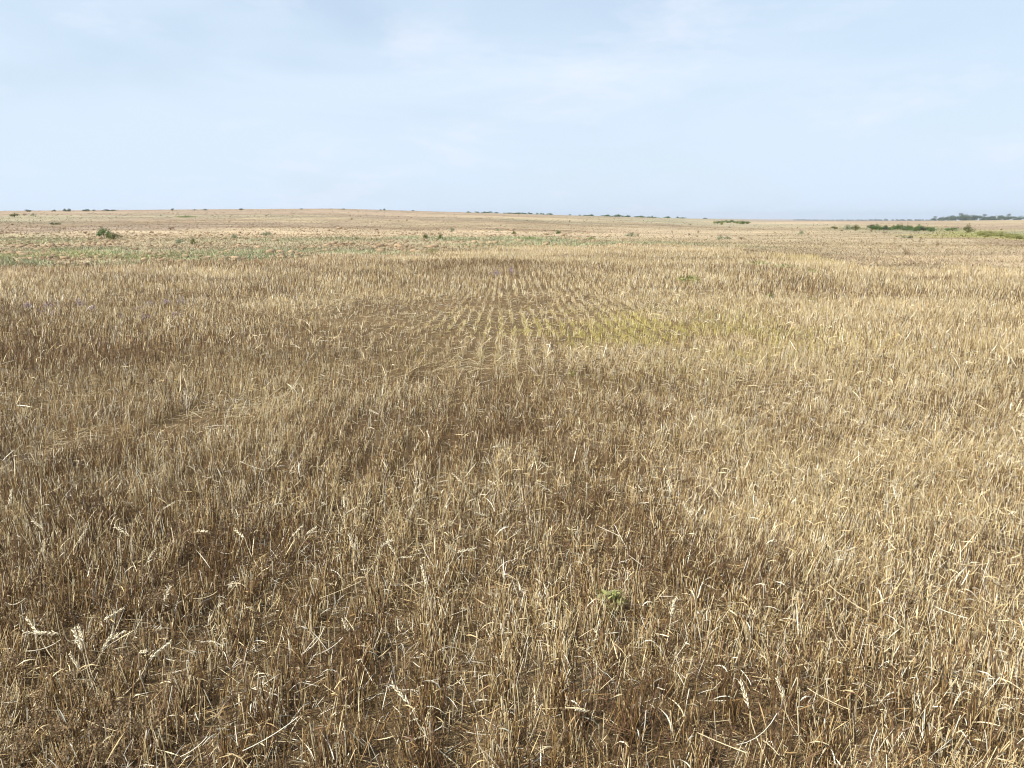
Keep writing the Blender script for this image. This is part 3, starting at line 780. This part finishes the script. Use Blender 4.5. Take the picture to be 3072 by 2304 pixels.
for (X_, Y_, w, h) in [(2614, 697, 15, 11), (2652, 701, 18, 9), (2525, 694, 12, 7), (2588, 699, 9, 6), (2690, 711, 9, 5), (2762, 717, 10, 8), (2830, 709, 9, 6), (2905, 717, 9, 7), (2425, 705, 9, 9), (2325, 701, 11, 6), (2290, 690, 7, 5), (2188, 683, 8, 5), (2094, 700, 11, 13), (2067, 706, 12, 10), (2135, 711, 10, 6), (2092, 712, 9, 8), (2017, 699, 8, 10), (1812, 742, 12, 10), (1644, 743, 8, 7), (1054, 660, 15, 9), (1020, 688, 12, 9), (1170, 663, 6, 6), (1195, 664, 6, 5), (1221, 663, 6, 7), (1235, 692, 7, 6), (1437, 662, 6, 5), (1460, 687, 6, 5), (90, 737, 18, 11), (32, 733, 12, 7), (130, 723, 9, 6), (165, 720, 12, 9), (205, 721, 14, 8), (270, 722, 12, 8), (2612, 749, 9, 8), (2700, 740, 14, 7), (2755, 742, 10, 5), (2612, 755, 9, 8), (1698, 704, 9, 7), (1146, 718, 8, 8), (1320, 734, 7, 5), (2071, 676, 14, 7)]:
    plant('brown' if (X_ + Y_) % 3 else 'olive', X_, Y_, w, h, 'little dead brown weed dotted over the open tan ground beyond the stubble' if (X_ + Y_) % 3 else 'little olive weed dotted over the open tan ground beyond the stubble', 'dry weeds dotted beyond the stubble', 'dry_weed', 'weed')

# a row of distant trees on the right
def tree_proto():
    nl = random.randint(7, 10)
    crown = foliage(850, lumpset(nl, spread=.40, lo=.10, hi=.80, size=(.16, .25)), .05, (.10, .14, .08), .3).mesh('crown', M_LEAF)
    g = Geo(); t = np.linspace(0, 1, 4); n = 6
    P = np.zeros((n, 4, 3)); a = rng.random(n) * 6.283; P[0, :, 2] = -.03 + .55 * t
    for q in range(1, n):
        s0 = rng.uniform(.18, .4); P[q, :, 2] = s0 + rng.uniform(.2, .4) * t; P[q, :, 0] = math.cos(a[q]) * .28 * t; P[q, :, 1] = math.sin(a[q]) * .28 * t
    R = np.where(np.arange(n)[:, None] == 0, .032, .016) * (1.1 - .7 * t)[None]
    g.tubes(P, R, np.repeat(np.array([[.12, .09, .065]]), n, 0), 6)
    return crown, g.mesh('trunk', M_BARK)
TREES = [tree_proto() for _ in range(5)]
TL = [(2806, 26, 9), (2822, 24, 11), (2836, 28, 14), (2852, 30, 17), (2868, 26, 14), (2882, 32, 17), (2896, 34, 21), (2910, 30, 19), (2924, 30, 18), (2940, 28, 15), (2955, 28, 13), (2970, 26, 13), (2983, 28, 15), (2998, 28, 15), (3012, 26, 13), (3026, 26, 13), (3040, 26, 11), (3053, 20, 9), (3080, 34, 13)]
for k_, (X_, w, h) in enumerate(TL):
    az = math.atan((X_ - CX) / F_PX * math.cos(PITCH)); r = 1180 + random.uniform(-40, 40)
    x, y = r * math.sin(az), r * math.cos(az); z = float(terrain(x, y))
    t = obj('tree', None, None, (x, y, z))
    lab, grp = 'dark grey-green tree in the distant row of trees on the plain', 'distant row of trees'
    if k_ == 0: lab, grp = 'low bushy tree at the open end of the distant row of trees', None
    if k_ == 6: lab, grp = 'tallest round-headed tree in the distant row of trees', None
    if k_ == len(TL) - 1: lab, grp = 'tree standing apart past the gap at the end of the distant row', None
    prop(t, lab, 'tree', grp)
    t.scale = (w * .9 * r / F_PX, w * .9 * r / F_PX, (h + 4) * r / F_PX); t.rotation_euler = (0, 0, random.random() * 6.28)
    c_, tk = TREES[k_ % 5]; obj('crown', c_, t); obj('trunk', tk, t)
# far-off wood, one low blue line
G = Geo()
for k_ in range(150):
    X_ = random.uniform(2380, 2830); az = math.atan((X_ - CX) / F_PX * math.cos(PITCH)); r = 2750 + random.uniform(-60, 60)
    x, y = r * math.sin(az), r * math.cos(az); z = float(terrain(x, y)); w = random.uniform(5, 9); h = random.uniform(1.2, 3.5) * (1 + .8 * max(0, 1 - abs(X_ - 2640) / 60)) + 3
    f = foliage(45, [(0, 0, .45, .5, .5, .5), (.3, 0, .35, .3, .4, .35)], .26, (.14, .17, .15), .25)
    V = np.concatenate(f.V) * np.array([w, w, h]) + np.array([x, y, z])
    G.add(V, np.concatenate(f.C), Q=np.concatenate(f.Q))
prop(obj('distant_woodland', G.mesh('distant_woodland', M_LEAF)), 'far-off low line of woodland on the horizon', None, None, 'stuff')

# ------------------------------------------------------------------ wheat ears left standing or fallen
def ear_mesh():
    g = Geo(); V, Cc, Qq = [], [], []
    for s in range(18):
        zz = .004 + s * .0043; a = s * 2.4 + random.gauss(0, .3); tilt = .38 + random.gauss(0, .12)
        d = np.array([math.cos(a) * math.sin(tilt), math.sin(a) * math.sin(tilt), math.cos(tilt)])
        c0 = np.array([0, 0, zz]); L = .0165 * (1 - .3 * s / 18); w = .0027
        p = unit(np.cross(d, [0.3, .2, 1.])); q = np.cross(d, p)
        k = len(V)
        V += [c0, c0 + d * L * .45 + p * w, c0 + d * L * .45 + q * w, c0 + d * L * .45 - p * w, c0 + d * L * .45 - q * w, c0 + d * L * 1.25]
        cc = np.array([.80, .69, .47]) * random.uniform(.8, 1.15); Cc += [cc * .75] + [cc] * 5
        for i_ in range(4):
            j_ = (i_ + 1) % 4
            Qq += [(k, k + 1 + j_, k + 1 + i_), (k + 5, k + 1 + i_, k + 1 + j_)]
    g.add(np.array(V), np.array(Cc), T=np.array(Qq)); return g.mesh('ear', M_STRAW)
EARS = [ear_mesh() for _ in range(5)]
def ear_stem():
    g = Geo(); t = np.linspace(0, 1, 5); L = .2
    b = random.uniform(.3, 1.1)
    # runs back and down from the neck of the ear at the origin
    P = np.zeros((1, 5, 3)); P[0, :, 2] = -L * t * .92; P[0, :, 0] = -b * .12 * t ** 2
    g.tubes(P, np.array([[.0012, .0015, .0017, .0019, .0021]]), np.array([[.66, .55, .35]]), 5); return g.mesh('stem', M_STRAW)
ESTEMS = [ear_stem() for _ in range(5)]
E = []
c1 = [(385, 825), (910, 385), (480, 270), (515, 942), (520, 885), (630, 745), (1215, 200), (1520, 250), (1440, 500), (860, 940), (495, 1050), (290, 830), (250, 840), (620, 940), (815, 230), (280, 185), (655, 870), (1000, 60), (1010, 640), (1340, 660), (910, 990), (60, 40)]
E += [(a / 2.064, 1500 + b / 2.064) for a, b in c1]
c2 = [(240, 215), (545, 320), (510, 820), (1170, 320), (990, 540), (900, 1280), (1100, 60), (815, 360), (150, 230), (700, 300), (480, 60), (370, 30)]
E += [(800 + a / 2.064, 1500 + b / 2.064) for a, b in c2]
c3 = [(355, 1310), (590, 520), (985, 105), (1340, 1330), (850, 740), (1550, 1260)]
E += [(1600 + a / 2.064, 1500 + b / 2.064) for a, b in c3]
c5 = [(535, 350), (640, 260), (490, 250), (890, 80), (1205, 75), (420, 1040), (815, 1010), (140, 1010), (1440, 460), (310, 90), (860, 560), (1090, 570), (1020, 760)]
E += [(1000 + a / 2.212, 1200 + b / 2.212) for a, b in c5]
for (X_, Y_) in E:
    lift = random.uniform(.10, .17)
    d = pix_dir(X_, Y_); tt = (lift - EYE) / d[2]
    x, y = d[0] * tt, d[1] * tt; z = float(terrain(x, y)) + lift
    t = obj('wheat_ear', None, None, (x, y, z))
    prop(t, 'cream wheat ear missed by the harvester, leaning on its stalk among brown stubble', 'wheat', 'wheat ears left in the stubble')
    lean = random.uniform(.25, 1.45)
    t['label'] = 'cream wheat ear lying over almost flat on the brown stubble' if lean > .85 else 'cream wheat ear still held upright on its stalk above the brown stubble'
    t.rotation_euler = (0, lean, random.choice([random.uniform(-.9, .9), random.uniform(2.2, 4.0), random.random() * 6.28]))
    s_ = random.uniform(.85, 1.15); t.scale = (s_, s_, s_)
    obj('ear', random.choice(EARS), t)
    o = obj('stem', random.choice(ESTEMS), t)
    # let the stalk drop from the ear back towards the soil
    o.rotation_euler = (0, -lean * .8, 0); o.scale = (1, 1, min(1.0, lift * 1.1 / .184 / s_))

# loose straws lying over the stubble tops
def loose():
    g = Geo(); L = random.uniform(.07, .19); t = np.linspace(-.5, .5, 6); bow = random.gauss(0, .035)
    P = np.zeros((1, 6, 3)); P[0, :, 0] = L * t; P[0, :, 1] = bow * L * (t * 2) ** 2; P[0, :, 2] = abs(random.gauss(0, .08)) * L * (t * 2) ** 2
    r = random.uniform(.001, .0014)
    g.tubes(P, np.full((1, 6), r), PAL[[random.choice([1, 1, 4, 4, 0])]] * random.uniform(1.0, 1.2), 5); return g.mesh('loose_straw', M_STRAW)
LOOSE = [loose() for _ in range(14)]
nls = 0
while nls < 60:
    X_ = random.uniform(20, 3050); Y_ = random.uniform(1250, 2290)
    lift = random.uniform(.03, .14); d = pix_dir(X_, Y_); tt = (lift - EYE) / d[2]; x, y = d[0] * tt, d[1] * tt
    o = obj('loose_straw', random.choice(LOOSE), None, (x, y, float(terrain(x, y)) + lift))
    o.rotation_euler = (random.gauss(0, .15), random.gauss(0, .35), random.random() * 6.28)
    prop(o, 'loose pale straw lying across the standing stubble', 'straw', 'loose straws on the stubble')
    o['label'] = 'long loose pale straw lying across the standing stubble' if max(o.dimensions) > .13 else 'short loose pale straw lying across the standing stubble'
    nls += 1

# low leafy weeds and dried knotweed in the foreground
def weed_mesh(n, h, spread, leaf, base, var=.3):
    f = foliage(n, [(random.uniform(-spread, spread), random.uniform(-spread, spread), random.uniform(.2, .9) * h, .03, .03, .03) for _ in range(9)], leaf, base, var)
    g = Geo(); t = np.linspace(0, 1, 4); k = 7; P = np.zeros((k, 4, 3)); a = rng.random(k) * 6.283
    P[:, :, 0] = np.cos(a)[:, None] * spread * t; P[:, :, 1] = np.sin(a)[:, None] * spread * t; P[:, :, 2] = (h * rng.uniform(.5, 1, k))[:, None] * t
    g.tubes(P, np.repeat((.0022 * (1.1 - .6 * t))[None], k, 0), np.repeat(np.array([[.30, .2, .1]]), k, 0), 4)
    return f.mesh('leaves', M_LEAF), g.mesh('stem', M_BARK)
DRY = [weed_mesh(560, .15, .07, .0048, (.27, .185, .10), .5) for _ in range(4)]
for (X_, Y_) in [(60, 2250), (170, 2180), (250, 2270), (90, 2110), (330, 2200), (40, 1990), (190, 2060), (300, 2100), (120, 1900), (30, 1830), (240, 1950), (390, 2280), (30, 1720), (140, 1780), (340, 1990), (60, 1640), (440, 2170), (520, 2060), (200, 1690), (480, 1800)]:
    x, y, z, r = ground(X_, min(Y_ + 60, 2300))
    t = obj('dry_knotweed', None, None, (x, y, z)); prop(t, 'dried brown knotweed full of crumpled little leaves among the foreground stubble', 'weed', 'dried knotweed plants')
    l_, s_ = random.choice(DRY); sc_ = random.uniform(.8, 1.2); t.scale = (sc_,) * 3; t.rotation_euler = (0, 0, random.random() * 6.28)
    obj('leaves', l_, t); obj('stem', s_, t)
GW = weed_mesh(120, .12, .05, .013, (.36, .36, .13), .35)
x, y, z, r = ground(1825, 1850); t = obj('weed_plant', None, None, (x, y, z)); prop(t, 'yellow-green leafy weed, the only fresh one in the foreground stubble', 'weed'); obj('leaves', GW[0], t); obj('stem', GW[1], t)

# ------------------------------------------------------------------ air
hm = bpy.data.materials.new('haze_air'); hm.use_nodes = True
ht = hm.node_tree; ht.nodes.clear()
ho = ht.nodes.new('ShaderNodeOutputMaterial'); hv = ht.nodes.new('ShaderNodeVolumePrincipled')
hv.inputs['Color'].default_value = (.86, .92, 1.0, 1); hv.inputs['Density'].default_value = 0.00018
hv.inputs['Anisotropy'].default_value = 0.2
ht.links.new(hv.outputs[0], ho.inputs['Volume'])
zlo = float(gz.min()) - 1.2; zhi = 24.0; e_ = 4700.0
hb = np.array([(sx_ * e_, sy_ * e_, zz) for zz in (zlo, zhi) for sx_, sy_ in ((-1, -1), (1, -1), (1, 1), (-1, 1))])
prop(obj('haze', mesh_np('haze', hb, np.array([(3, 2, 1, 0), (4, 5, 6, 7), (0, 1, 5, 4), (1, 2, 6, 5), (2, 3, 7, 6), (3, 0, 4, 7)]), None, hm)), 'thin pale summer haze over the whole plain', None, None, 'stuff')
